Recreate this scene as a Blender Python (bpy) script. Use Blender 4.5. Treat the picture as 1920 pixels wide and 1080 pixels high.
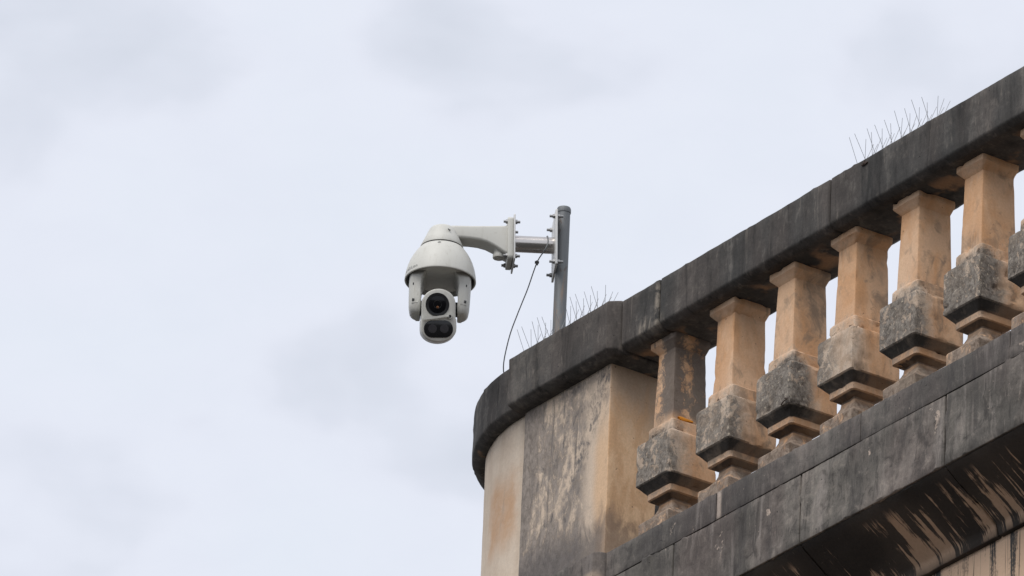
import bpy, bmesh, math, random
from mathutils import Vector, Matrix, noise

for o in list(bpy.data.objects):
    bpy.data.objects.remove(o, do_unlink=True)
scene = bpy.context.scene
COL = scene.collection
R = math.radians
# ----------------------------------------------------------------------------
# world axes: X runs along the balustrade (towards the viewer), Y into the
# building, Z up.  Origin: bottom corner of the first baluster's block.
# ----------------------------------------------------------------------------
# camera
cam_d = bpy.data.cameras.new('camera')
cam_d.sensor_width = 36.0
cam_d.lens = 16699.8 / 1920.0 * 36.0
cam_d.clip_start = 0.5
cam_d.clip_end = 5000.0
cam = bpy.data.objects.new('camera', cam_d)
COL.objects.link(cam)
cR = Vector((0.56668546, 0.82296662, 0.03991919))
cU = Vector((0.33943997, -0.27733279, 0.89881424))
cF = Vector((-0.75076501, 0.49579479, 0.43650822))
M = Matrix.Identity(4)
for i in range(3):
    M[i][0], M[i][1], M[i][2] = cR[i], cU[i], -cF[i]
M[0][3], M[1][3], M[2][3] = 22.63205, -15.47692, -12.56950
cam.matrix_world = M
scene.camera = cam

# sky: thin bright overcast over a physical sky
SUN_TO = Vector((0.32, -0.76, 1.05)).normalized()
world = bpy.data.worlds.new('World')
scene.world = world
world.use_nodes = True
wt = world.node_tree
wt.nodes.clear()
wo = wt.nodes.new('ShaderNodeOutputWorld')
bg = wt.nodes.new('ShaderNodeBackground')
bg.inputs['Strength'].default_value = 0.1
sky = wt.nodes.new('ShaderNodeTexSky')
sky.sky_type = 'NISHITA'
sky.sun_disc = False
sky.sun_elevation = math.asin(SUN_TO.z)
sky.sun_rotation = math.atan2(SUN_TO.x, SUN_TO.y)
tc = wt.nodes.new('ShaderNodeTexCoord')


def wnoise(scale, detail, rough, loc, stretch=(1, 1, 1), dist=0.0):
    mp = wt.nodes.new('ShaderNodeMapping')
    mp.inputs['Location'].default_value = loc
    mp.inputs['Scale'].default_value = stretch
    wt.links.new(tc.outputs['Generated'], mp.inputs['Vector'])
    nz = wt.nodes.new('ShaderNodeTexNoise')
    nz.inputs['Scale'].default_value = scale
    nz.inputs['Detail'].default_value = detail
    nz.inputs['Roughness'].default_value = rough
    nz.inputs['Distortion'].default_value = dist
    wt.links.new(mp.outputs['Vector'], nz.inputs['Vector'])
    return nz.outputs['Fac']


def wramp(sock, stops):
    r = wt.nodes.new('ShaderNodeValToRGB')
    r.color_ramp.interpolation = 'B_SPLINE'
    els = r.color_ramp.elements
    while len(els) < len(stops):
        els.new(0.5)
    for e, (p, c) in zip(els, stops):
        e.position = p
        e.color = (*c, 1)
    wt.links.new(sock, r.inputs['Fac'])
    return r.outputs['Color']


def wmix(fac, a, b, mode='MIX'):
    m = wt.nodes.new('ShaderNodeMix')
    m.data_type = 'RGBA'
    m.blend_type = mode
    for inp, v in ((m.inputs[0], fac), (m.inputs[6], a), (m.inputs[7], b)):
        if hasattr(v, 'default_value') or hasattr(v, 'is_linked'):
            wt.links.new(v, inp)
        else:
            inp.default_value = v
    return m.outputs[2]


K = 6.6       # the background strength is 0.1, the exposure +0.6
c_big = wnoise(26.0, 4.0, 0.44, (6.04, 1.47, 7.75), (1, 1, 1.7), 0.2)
c_veil = wramp(c_big, [(0.25, (0.655, 0.695, 0.780)), (0.40, (0.775, 0.808, 0.900)),
                       (0.47, (0.838, 0.866, 0.960)), (0.75, (0.800, 0.850, 0.935))])
c_fine = wnoise(90.0, 5.0, 0.55, (0.2, 5.2, 0.3), (1, 1, 1.9), 0.3)
c_f2 = wramp(c_fine, [(0.30, (0.975, 0.977, 0.982)), (0.70, (1.01, 1.01, 1.008))])
c_cl = wmix(1.0, c_veil, c_f2, 'MULTIPLY')
c_sc = wmix(1.0, c_cl, (K, K, K, 1), 'MULTIPLY')
c_all = wmix(0.95, sky.outputs['Color'], c_sc)
wt.links.new(c_all, bg.inputs['Color'])
wt.links.new(bg.outputs['Background'], wo.inputs['Surface'])

# the veiled sun
sd = bpy.data.lights.new('sun', 'SUN')
sd.energy = 1.5
sd.angle = R(40)
sd.color = (1.0, 0.965, 0.92)
sun = bpy.data.objects.new('sun', sd)
sun.rotation_euler = (-SUN_TO).to_track_quat('-Z', 'Y').to_euler()
sun.location = (0, -6, 12)
COL.objects.link(sun)

scene.render.engine = 'CYCLES'
scene.view_settings.view_transform = 'Standard'
scene.view_settings.look = 'None'
scene.view_settings.exposure = 0.6
scene.view_settings.gamma = 1.0
scene.cycles.max_bounces = 8
scene.cycles.diffuse_bounces = 1

# ----------------------------------------------------------------------------
# materials: small node-expression helper
# ----------------------------------------------------------------------------


class NB:
    def __init__(self, name):
        self.m = bpy.data.materials.new(name)
        self.m.use_nodes = True
        self.t = self.m.node_tree
        self.t.nodes.clear()
        self.out = self.t.nodes.new('ShaderNodeOutputMaterial')
        self.b = self.t.nodes.new('ShaderNodeBsdfPrincipled')
        self.t.links.new(self.b.outputs[0], self.out.inputs['Surface'])
        g = self.t.nodes.new('ShaderNodeNewGeometry')
        self.pos = g.outputs['Position']
        self.nor = g.outputs['Normal']
        s = self.t.nodes.new('ShaderNodeSeparateXYZ')
        self.t.links.new(self.pos, s.inputs[0])
        self.x, self.y, self.z = s.outputs

    def put(self, inp, v):
        if isinstance(v, bpy.types.NodeSocket):
            self.t.links.new(v, inp)
        elif isinstance(v, tuple) and len(v) == 3 and inp.type == 'RGBA':
            inp.default_value = (*v, 1)
        else:
            inp.default_value = v

    def op(self, o, a, b=0.0, clamp=False):
        n = self.t.nodes.new('ShaderNodeMath')
        n.operation = o
        n.use_clamp = clamp
        self.put(n.inputs[0], a)
        self.put(n.inputs[1], b)
        return n.outputs[0]

    def add(self, *v):
        r = v[0]
        for q in v[1:]:
            r = self.op('ADD', r, q)
        return r

    def mul(self, *v):
        r = v[0]
        for q in v[1:]:
            r = self.op('MULTIPLY', r, q)
        return r

    def mx(self, a, b):
        return self.op('MAXIMUM', a, b)

    def mn(self, a, b):
        return self.op('MINIMUM', a, b)

    def inv(self, a):
        return self.op('SUBTRACT', 1.0, a)

    def ss(self, v, lo, hi, t0=0.0, t1=1.0):
        n = self.t.nodes.new('ShaderNodeMapRange')
        n.interpolation_type = 'SMOOTHSTEP'
        n.clamp = True
        if lo > hi:
            lo, hi, t0, t1 = hi, lo, t1, t0
        self.put(n.inputs[0], v)
        for k, q in enumerate((lo, hi, t0, t1)):
            n.inputs[k + 1].default_value = q
        return n.outputs[0]

    def noise(self, scale, detail=4.0, rough=0.55, off=(0, 0, 0), dist=0.0, vec=None):
        """scale: a number or an xyz tuple (per metre)"""
        mp = self.t.nodes.new('ShaderNodeMapping')
        self.t.links.new(vec or self.pos, mp.inputs['Vector'])
        if not isinstance(scale, tuple):
            scale = (scale,) * 3
        mp.inputs['Scale'].default_value = scale
        mp.inputs['Location'].default_value = off
        n = self.t.nodes.new('ShaderNodeTexNoise')
        n.inputs['Scale'].default_value = 1.0
        n.inputs['Detail'].default_value = detail
        n.inputs['Roughness'].default_value = rough
        n.inputs['Distortion'].default_value = dist
        self.t.links.new(mp.outputs[0], n.inputs['Vector'])
        return n.outputs['Fac']

    def mix(self, f, a, b, mode='MIX'):
        n = self.t.nodes.new('ShaderNodeMix')
        n.data_type = 'RGBA'
        n.blend_type = mode
        self.put(n.inputs[0], f)
        self.put(n.inputs[6], a)
        self.put(n.inputs[7], b)
        return n.outputs[2]

    def window(self, v, a, b, soft):
        return self.mul(self.ss(v, a - soft, a + soft), self.ss(v, b + soft, b - soft))

    def bump(self, h, dist=0.002, strength=0.6):
        n = self.t.nodes.new('ShaderNodeBump')
        n.inputs['Strength'].default_value = strength
        n.inputs['Distance'].default_value = dist
        self.put(n.inputs['Height'], h)
        self.t.links.new(n.outputs[0], self.b.inputs['Normal'])

    def done(self, col, rough=0.85, metal=0.0, spec=0.3):
        self.put(self.b.inputs['Base Color'], col)
        self.put(self.b.inputs['Roughness'], rough)
        self.put(self.b.inputs['Metallic'], metal)
        self.b.inputs['Specular IOR Level'].default_value = spec
        return self.m


BEIGE = (0.60, 0.475, 0.355)
TAN = (0.58, 0.395, 0.245)
PALE = (0.66, 0.56, 0.46)
SOOT = (0.030, 0.029, 0.029)
GREY = (0.120, 0.117, 0.118)


def stone_relief(n, extra=None):
    f1 = n.noise(160.0, 5.0, 0.7)
    f2 = n.noise(28.0, 3.0, 0.5, (3, 1, 7))
    pit = n.ss(n.noise(75.0, 3.0, 0.5, (9, 2, 4)), 0.70, 0.78)
    h = n.add(n.mul(f1, 0.5), n.mul(f2, 0.8), n.mul(pit, -1.2))
    if extra is not None:
        h = n.add(h, n.mul(extra, -0.5))
    n.bump(h, 0.0025, 0.55)
    return pit


def mat_coping():
    n = NB('weathered_coping_stone')
    big = n.noise((2.4, 2.4, 1.4), 4, 0.55, (4, 0, 2))
    hue = n.noise((4.0, 4.0, 1.5), 3, 0.5, (9, 3, 2))
    st = n.noise((11, 11, 1.5), 5, 0.62, (1, 3, 0), 0.5)
    st2 = n.noise((34, 34, 6.0), 5, 0.68, (7, 3, 2), 0.8)
    mott = n.noise(24.0, 5, 0.66, (3, 6, 2), 0.4)
    fine = n.noise(110.0, 4, 0.65, (2, 2, 2))
    base = n.mix(n.ss(hue, 0.40, 0.60), (0.050, 0.049, 0.046), (0.062, 0.053, 0.047))
    c = n.mix(n.ss(n.add(big, n.mul(n.add(mott, -0.5), 0.25)), 0.32, 0.66), n.mix(0.30, base, (0.02, 0.02, 0.02)), n.mix(0.18, base, (0.25, 0.22, 0.20)))
    c = n.mix(n.mul(n.ss(st, 0.50, 0.30), 0.75), c, (0.018, 0.017, 0.016))
    c = n.mix(n.mul(n.ss(n.add(n.mul(st, 0.75), n.mul(mott, 0.25)), 0.52, 0.68), 0.60), c, (0.175, 0.160, 0.143))
    c = n.mix(n.mul(n.ss(st2, 0.55, 0.74), n.ss(n.add(big, n.mul(st, 0.4)), 0.56, 0.74), 0.60), c, (0.24, 0.208, 0.175))
    c = n.mix(n.mul(n.ss(st2, 0.46, 0.30), 0.50), c, (0.018, 0.017, 0.017))
    worn = n.mul(n.ss(n.add(n.mul(mott, 0.7), n.mul(big, 0.4)), 0.60, 0.70), 0.22)
    c = n.mix(worn, c, (0.19, 0.165, 0.14))
    bed = n.mul(n.ss(n.z, 0.548, 0.541), n.window(n.y, 0.035, 0.15, 0.03))
    c = n.mix(n.mul(bed, n.ss(n.noise(9.0, 3, 0.5, (5, 5, 1)), 0.50, 0.64)), c, (0.34, 0.20, 0.115))
    # pale wash beside the joint of the first stone
    w = n.mul(n.window(n.x, 0.128, 0.150, 0.012), n.window(n.z, 0.545, 0.705, 0.02), n.ss(mott, 0.36, 0.58))
    w2 = n.mul(n.window(n.x, 0.03, 0.15, 0.05), n.window(n.z, 0.545, 0.590, 0.02), n.ss(st2, 0.40, 0.62))
    c = n.mix(n.mul(n.mx(w, w2), 0.65), c, (0.38, 0.325, 0.262))
    c = n.mix(1.0, c, n.mix(fine, (0.62, 0.62, 0.62), (1.40, 1.40, 1.40)), 'MULTIPLY')
    pit = stone_relief(n)
    c = n.mix(n.mul(pit, 0.8), c, (0.012, 0.011, 0.011))
    return n.done(c, 0.9)


def mat_cornice():
    n = NB('grey_cornice_stone')
    big = n.noise((2.2, 2.2, 2.6), 4, 0.55, (8, 1, 3))
    hue = n.noise((3.0, 3.0, 1.5), 3, 0.5, (2, 3, 2))
    st = n.noise((11, 11, 1.7), 5, 0.62, (2, 5, 1), 0.6)
    st2 = n.noise((34, 34, 6.5), 5, 0.68, (1, 8, 4), 0.8)
    mott = n.noise(22.0, 5, 0.66, (3, 1, 7), 0.5)
    blot = n.noise((15, 15, 11), 5, 0.6, (6, 6, 9), 0.6)
    fine = n.noise(120.0, 4, 0.65, (3, 2, 2))
    base = n.mix(n.ss(hue, 0.40, 0.60), (0.132, 0.120, 0.104), (0.144, 0.117, 0.103))
    k = n.ss(n.add(big, n.mul(n.add(mott, -0.5), 0.5)), 0.34, 0.66)
    c = n.mix(k, n.mix(0.38, base, (0.04, 0.036, 0.034)), n.mix(0.24, base, (0.42, 0.37, 0.32)))
    c = n.mix(n.mul(n.ss(st, 0.50, 0.30), 0.62), c, (0.052, 0.047, 0.045))
    c = n.mix(n.mul(n.ss(st, 0.54, 0.70), 0.55), c, (0.32, 0.28, 0.25))
    c = n.mix(n.mul(n.ss(st2, 0.46, 0.31), 0.60), c, (0.036, 0.032, 0.030))
    c = n.mix(n.mul(n.ss(st2, 0.56, 0.70), 0.35), c, (0.30, 0.26, 0.225))
    # bare spots where the crust came off
    bare = n.mul(n.ss(n.add(blot, n.mul(n.add(fine, -0.5), 0.2)), 0.655, 0.70), n.ss(n.z, -0.56, -0.44))
    c = n.mix(n.mul(bare, 0.9), c, (0.46, 0.37, 0.30))
    worn = n.mul(n.ss(n.add(n.mul(mott, 0.75), n.mul(big, 0.35)), 0.585, 0.69), 0.32)
    c = n.mix(worn, c, (0.33, 0.28, 0.235))
    c = n.mix(n.mul(n.ss(mott, 0.46, 0.32), 0.5), c, (0.048, 0.042, 0.038))
    up = n.ss(n.z, -0.378, -0.368)
    c = n.mix(n.mul(up, 0.35), c, (0.070, 0.064, 0.062))
    # pale strip beside the upper joint, clean wash below the pier
    w = n.mul(n.window(n.x, 0.636, 0.660, 0.008), n.window(n.z, -0.37, -0.27, 0.01), n.ss(mott, 0.30, 0.50))
    c = n.mix(n.mul(w, 0.85), c, (0.44, 0.36, 0.30))
    w3 = n.mul(n.window(n.x, -0.085, -0.02, 0.02), n.ss(n.z, -0.325, -0.36), n.ss(blot, 0.34, 0.5))
    c = n.mix(w3, c, (0.54, 0.42, 0.31))
    c = n.mix(1.0, c, n.mix(fine, (0.66, 0.66, 0.66), (1.36, 1.36, 1.36)), 'MULTIPLY')
    pit = stone_relief(n)
    c = n.mix(n.mul(pit, 0.8), c, (0.02, 0.018, 0.017))
    return n.done(c, 0.9)


def mat_cove():
    n = NB('black_crusted_cove_stone')
    # long clean runs left open in a black crust, following the water down the slope
    run = n.noise((21, 2.6, 2.6), 4, 0.55, (3.3, 1, 1), 0.35)
    run2 = n.noise((70, 5, 5), 4, 0.6, (1, 7, 3), 0.5)
    zone = n.noise((3.2, 3.2, 3.2), 2, 0.5, (0.6, 2, 5))
    low = n.ss(n.y, 0.00, 0.10)
    right = n.ss(n.x, 0.9, 1.9)
    m = n.add(run, n.mul(n.add(run2, -0.5), 0.75), n.mul(n.add(zone, -0.5), 0.65), n.mul(n.add(n.noise(28.0, 4, 0.6, (7, 7, 7)), -0.5), 0.22), n.mul(low, 0.09), n.mul(right, 0.06))
    k = n.mul(n.ss(m, 0.625, 0.725), n.ss(n.y, -0.075, -0.03), n.ss(n.y, 0.122, 0.110))
    fine = n.noise(90.0, 4, 0.6)
    spk = n.ss(n.noise((70, 18, 18), 4, 0.7, (2, 9, 2)), 0.68, 0.74)
    crust = n.mix(n.add(n.mul(fine, 0.4), n.mul(n.ss(zone, 0.35, 0.65), 0.6)), (0.016, 0.014, 0.013), (0.075, 0.060, 0.048))
    crust = n.mix(n.mul(spk, 0.5), crust, (0.26, 0.22, 0.18))
    c = n.mix(k, crust, n.mix(fine, (0.40, 0.27, 0.18), (0.56, 0.39, 0.27)))
    n.bump(n.add(fine, n.mul(k, -0.6)), 0.003, 0.6)
    return n.done(c, 0.85)


def mat_wall():
    n = NB('beige_wall_with_black_runs')
    run = n.add(n.mul(n.noise((26, 26, 1.4), 5, 0.62, (2, 1, 0), 0.6), 0.8), n.mul(n.noise((6, 6, 2), 2, 0.5, (4, 4, 1)), 0.2))
    thin = n.noise((95, 95, 2.5), 3, 0.55, (5, 1, 3), 0.4)
    fine = n.noise(100.0, 4, 0.6)
    fall = n.ss(n.z, -3.2, -0.8)
    m = n.mul(n.mx(n.ss(n.add(run, n.mul(n.add(fine, -0.5), 0.15)), 0.51, 0.60), n.mul(n.ss(thin, 0.60, 0.69), 0.8)), n.ss(fall, 0.1, 0.6))
    c = n.mix(n.noise(5.0, 3), (0.54, 0.37, 0.25), (0.66, 0.47, 0.33))
    c = n.mix(m, c, n.mix(fine, (0.02, 0.02, 0.02), (0.09, 0.085, 0.08)))
    n.bump(n.add(fine, n.mul(m, 0.5)), 0.003, 0.5)
    return n.done(c, 0.88)


def mat_pier():
    n = NB('stained_pier_stone')
    wash = n.noise((8, 8, 2.6), 4, 0.55, (2.5, 1, 0.3), 0.6)
    mott = n.noise((46, 46, 30), 6, 0.70, (3, 3, 3), 0.6)
    mid = n.noise((17, 17, 9), 5, 0.65, (5, 1, 2), 0.8)
    big = n.noise((4, 4, 2.2), 3, 0.5, (6, 1, 1.2))
    fine = n.noise(120.0, 4, 0.6)
    c = n.mix(n.noise((6, 6, 2), 3, 0.5, (1, 1, 4)), (0.55, 0.435, 0.33), (0.66, 0.53, 0.41))
    # warm clean strip by the corner and the warm return
    warm = n.ss(n.add(n.x, n.mul(n.add(big, -0.5), 0.10)), -0.255, -0.205)
    warm = n.mul(warm, n.ss(n.z, 0.42, 0.18, 0.25, 1.0))
    c = n.mix(n.mul(warm, 0.75), c, (0.66, 0.43, 0.25))
    side = n.ss(n.x, -0.1715, -0.1685)
    c = n.mix(n.mul(side, 0.9), c, n.mix(n.ss(mid, 0.35, 0.65), (0.60, 0.37, 0.205), (0.72, 0.49, 0.30)))
    c = n.mix(n.mul(side, n.ss(n.add(n.z, n.mul(n.add(mid, -0.5), 0.3)), 0.26, 0.50), 0.7), c, (0.42, 0.315, 0.235))  # soffit shadow painted into the upper part of the side
    # grey washes over the face, thinning towards the corner
    reach = n.ss(n.add(n.x, n.mul(n.add(mid, -0.5), 0.10)), -0.265, -0.345)
    v = n.add(n.mul(wash, 0.45), n.mul(mid, 0.35), n.mul(mott, 0.40))
    v = n.add(v, n.mul(n.ss(n.x, -0.54, -0.66), 0.07), n.mul(n.ss(n.z, 0.10, -0.20), 0.05))
    f1 = n.mul(n.ss(v, 0.525, 0.645), n.add(n.mul(reach, 0.88), 0.06), n.inv(side))
    c = n.mix(n.mul(f1, 0.86), c, n.mix(n.ss(mott, 0.30, 0.68), (0.066, 0.061, 0.060), (0.285, 0.250, 0.225)))
    f2 = n.mul(n.ss(n.add(n.mul(mid, 0.6), n.mul(mott, 0.4)), 0.545, 0.635), n.add(n.mul(reach, 0.85), 0.15), n.inv(side))
    c = n.mix(n.mul(f2, 0.75), c, (0.052, 0.048, 0.047))
    runs = n.mul(n.ss(n.noise((34, 34, 2.2), 5, 0.65, (7, 2, 4), 0.5), 0.54, 0.68), n.ss(n.z, -0.25, 0.35, 0.35, 1.0), n.inv(side), n.add(n.mul(reach, 0.7), 0.3))
    c = n.mix(n.mul(runs, 0.65), c, (0.105, 0.095, 0.088))
    # dark flecked tide line slanting down from the upper corner
    line = n.add(n.x, n.mul(n.add(n.z, -0.45), -0.36), n.mul(n.add(big, -0.5), 0.12), n.mul(n.add(mid, -0.5), 0.10))
    tide = n.mul(n.window(line, -0.275, -0.195, 0.035), n.ss(n.add(n.mul(mott, 0.7), n.mul(mid, 0.3)), 0.49, 0.60), n.inv(side))
    tide = n.mul(tide, n.ss(n.z, -0.05, 0.14))
    c = n.mix(n.mul(tide, 0.85), c, n.mix(mott, (0.04, 0.038, 0.04), (0.15, 0.14, 0.135)))
    top = n.mul(n.window(n.x, -0.28, -0.17, 0.05), n.ss(n.z, 0.24, 0.46), n.ss(n.add(n.mul(mott, 0.5), n.mul(mid, 0.5)), 0.40, 0.58), n.inv(side))
    c = n.mix(n.mul(top, 0.75), c, (0.12, 0.112, 0.11))
    lowd = n.mul(n.ss(n.add(n.z, n.mul(n.add(mid, -0.5), 0.30)), 0.02, -0.11), n.ss(n.x, -0.17, -0.20, 0.75, 1.0))
    c = n.mix(n.mul(lowd, 0.8), c, n.mix(mott, (0.05, 0.047, 0.047), (0.18, 0.16, 0.15)))
    c = n.mix(1.0, c, n.mix(fine, (0.78, 0.78, 0.78), (1.20, 1.20, 1.20)), 'MULTIPLY')
    pit = stone_relief(n, f1)
    c = n.mix(n.mul(pit, 0.75), c, (0.05, 0.04, 0.035))
    return n.done(c, 0.9)


def mat_drum():
    n = NB('pale_rendered_parapet')
    v = n.noise((10, 10, 1.8), 4, 0.6, (1, 2, 3), 0.5)
    mid = n.noise(18.0, 5, 0.65, (4, 2, 1), 0.5)
    fine = n.noise(110.0, 4, 0.6)
    c = n.mix(n.ss(n.add(n.mul(v, 0.7), n.mul(mid, 0.3)), 0.32, 0.66), (0.56, 0.445, 0.34), (0.68, 0.57, 0.455))
    # repaired patch in a warmer render
    big = n.noise(14.0, 3, 0.5, (2, 2, 2))
    yy = n.add(n.x, n.mul(n.add(big, -0.5), 0.10))
    zz = n.add(n.z, n.mul(n.add(big, -0.5), 0.14))
    p = n.mul(n.window(yy, -0.965, -0.752, 0.035), n.window(zz, 0.09, 0.335, 0.065))
    c = n.mix(n.mul(p, n.ss(mid, 0.2, 0.6, 0.5, 0.95)), c, (0.53, 0.335, 0.205))
    c = n.mix(n.mul(n.ss(n.noise((26, 26, 3), 5, 0.65, (2, 7, 1), 0.5), 0.58, 0.72), 0.30), c, (0.30, 0.25, 0.21))
    c = n.mix(1.0, c, n.mix(fine, (0.86, 0.86, 0.86), (1.12, 1.12, 1.12)), 'MULTIPLY')
    stone_relief(n)
    return n.done(c, 0.9)


def mat_baluster():
    n = NB('weathered_baluster_stone')
    warmv = n.noise((9, 9, 4), 5, 0.6, (2, 2, 8), 0.4)
    mott = n.noise(42.0, 6, 0.72, (4, 4, 1), 0.7)
    mid = n.noise((15, 15, 10), 5, 0.65, (1, 5, 3), 0.8)
    each = n.noise((2.6, 0.2, 0.2), 1, 0.5, (3.4, 0, 0))
    fine = n.noise(130.0, 4, 0.6)
    dots = n.noise(70.0, 2, 0.5, (8, 1, 1))
    c = n.mix(n.ss(warmv, 0.34, 0.66), (0.57, 0.315, 0.160), (0.655, 0.425, 0.265))
    pale = n.ss(n.y, 0.045, 0.036)
    c = n.mix(n.mul(pale, 0.22), c, (0.66, 0.52, 0.40))
    # weather stains and painted occlusion shade, stronger towards the rear of the returns
    c = n.mix(n.mul(n.ss(mid, 0.54, 0.70), n.ss(n.y, 0.03, 0.10), 0.45), c, (0.30, 0.19, 0.115))
    first = n.ss(n.x, 0.29, 0.25)
    front = n.ss(n.add(n.y, n.mul(n.add(mid, -0.5), 0.26), n.mul(n.add(mott, -0.5), 0.10), n.mul(n.add(each, -0.5), -0.25)), 0.135, 0.004)
    zb = n.mul(n.ss(n.add(n.z, n.mul(n.add(mott, -0.5), 0.16), n.mul(n.add(mid, -0.5), 0.12)), 0.240, 0.170), n.ss(n.z, -0.034, -0.024))
    body = n.mul(front, zb)
    # pale lichen skin on the block fronts
    c = n.mix(n.mul(body, 0.75), c, n.mix(n.ss(mott, 0.35, 0.65), (0.34, 0.29, 0.235), (0.62, 0.525, 0.425)))
    # dark biological crust on the rain side, breaking up round the corner
    thr = n.add(n.mul(mid, 0.62), n.mul(mott, 0.52), n.mul(each, 0.26), 0.085, n.mul(body, 0.22), n.mul(first, -0.03), n.mul(n.ss(n.z, 0.02, 0.14), -0.03))
    crust = n.mul(n.ss(thr, 0.895, 0.975), n.op('POWER', body, 0.6))
    ccol = n.mix(n.ss(n.add(n.mul(mott, 0.6), n.mul(n.noise(85.0, 5, 0.7, (3, 8, 8)), 0.4)), 0.36, 0.64), (0.026, 0.025, 0.024), (0.255, 0.230, 0.200))
    ccol = n.mix(n.mul(n.ss(dots, 0.64, 0.70), 0.75), ccol, (0.50, 0.43, 0.33))
    c = n.mix(n.mul(crust, 0.90), c, ccol)
    # block and slab undersides: gypsum crust on rain side, painted shade on the rest
    crust_shade = n.mul(n.ss(n.add(n.y, n.mul(n.add(mid, -0.5), 0.10)), 0.105, 0.030, 0.62, 1.0), n.mx(n.window(n.z, -0.033, -0.003, 0.002), n.window(n.z, -0.075, -0.0565, 0.0015)))
    c = n.mix(n.mul(crust_shade, 0.95), c, n.mix(mott, (0.018, 0.017, 0.016), (0.060, 0.054, 0.048)))
    # sooty shaft of the first baluster beside the pier
    fz = n.mul(n.ss(n.x, 0.26, 0.22), n.ss(n.z, 0.20, 0.26))
    fm = n.mul(fz, n.ss(n.add(n.mul(mid, 0.45), n.mul(mott, 0.55), n.mul(n.window(n.add(n.x, n.mul(n.y, 0.8)), 0.135, 0.215, 0.035), 0.24), n.mul(n.ss(n.y, 0.09, 0.15), 0.16)), 0.475, 0.62))
    c = n.mix(n.mul(fm, 0.9), c, n.mix(mott, (0.040, 0.038, 0.036), (0.20, 0.175, 0.155)))
    # grey feet and plinths
    ft = n.mul(n.ss(n.z, -0.062, -0.10), n.ss(n.add(mid, n.mul(n.add(mott, -0.5), 0.7)), 0.26, 0.46))
    c = n.mix(n.mul(ft, 0.85), c, n.mix(n.ss(mott, 0.35, 0.65), (0.034, 0.031, 0.029), (0.25, 0.21, 0.175)))
    # grey lower slabs on the rain side
    sl = n.mul(n.window(n.z, -0.056, -0.034, 0.003), n.ss(n.y, 0.06, 0.03), n.ss(mott, 0.36, 0.62))
    c = n.mix(n.mul(sl, 0.6), c, (0.24, 0.21, 0.18))
    # general grime: soft smudges on shafts and returns, crossing the edges
    gr = n.ss(n.add(n.mul(mid, 0.6), n.mul(n.noise((5, 5, 3), 3, 0.5, (1, 6, 6)), 0.5)), 0.54, 0.70)
    c = n.mix(n.mul(gr, 0.62), c, n.mix(mott, (0.10, 0.085, 0.07), (0.30, 0.235, 0.175)))
    # black flecks along the collars
    fl = n.mul(n.window(n.z, 0.146, 0.198, 0.012), n.ss(n.add(n.mul(mott, 0.7), n.mul(mid, 0.3)), 0.53, 0.60), n.ss(n.add(n.y, n.mul(n.add(mid, -0.5), 0.2)), 0.12, 0.05))
    c = n.mix(n.mul(fl, 0.92), c, (0.025, 0.023, 0.021))
    c = n.mix(1.0, c, n.mix(fine, (0.80, 0.80, 0.80), (1.20, 1.20, 1.20)), 'MULTIPLY')
    pit = stone_relief(n, crust)
    c = n.mix(n.mul(pit, 0.7), c, (0.05, 0.04, 0.03))
    return n.done(c, 0.9)


def simple(name, col, rough, metal=0.0, var=0.12, scale=40.0, spec=0.4, bump=0.0):
    n = NB(name)
    v = n.noise(scale, 4, 0.6)
    c = n.mix(v, tuple(q * (1 - var) for q in col), tuple(min(1, q * (1 + var)) for q in col))
    if bump:
        n.bump(n.noise(scale * 5, 3, 0.6), 0.001, bump)
    return n.done(c, n.ss(v, 0.2, 0.8, max(0.03, rough - 0.08), rough + 0.08), metal, spec)


def mat_galv():
    n = NB('dull_galvanised_steel')
    v = n.noise((60, 60, 9), 5, 0.65, (1, 1, 1), 0.4)
    sc = n.ss(n.noise((26, 26, 16), 4, 0.7, (3, 7, 2), 1.2), 0.62, 0.68)
    c = n.mix(v, (0.105, 0.112, 0.116), (0.235, 0.243, 0.247))
    rust = n.mul(n.ss(n.z, 1.10, 0.95), n.ss(v, 0.50, 0.66))
    c = n.mix(n.mul(rust, 0.45), c, (0.30, 0.20, 0.13))
    c = n.mix(n.mul(sc, 0.6), c, (0.12, 0.085, 0.07))
    return n.done(c, n.ss(v, 0.3, 0.7, 0.50, 0.68), 0.35)


def mat_shell():
    n = NB('off_white_camera_paint')
    v = n.noise(18.0, 5, 0.6)
    runs = n.noise((70, 70, 7), 4, 0.6, (1, 5, 2))
    c = n.mix(v, (0.535, 0.525, 0.478), (0.60, 0.59, 0.54))
    c = n.mix(n.mul(n.ss(runs, 0.52, 0.74), 0.30), c, (0.40, 0.37, 0.31))
    c = n.mix(n.mul(n.ss(n.noise(60.0, 5, 0.7, (4, 4, 4)), 0.56, 0.72), 0.26), c, (0.26, 0.225, 0.175))
    n.bump(n.noise(500.0, 2, 0.5), 0.0004, 0.25)
    return n.done(c, n.ss(v, 0.3, 0.7, 0.42, 0.55), 0.0, 0.4)


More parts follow.
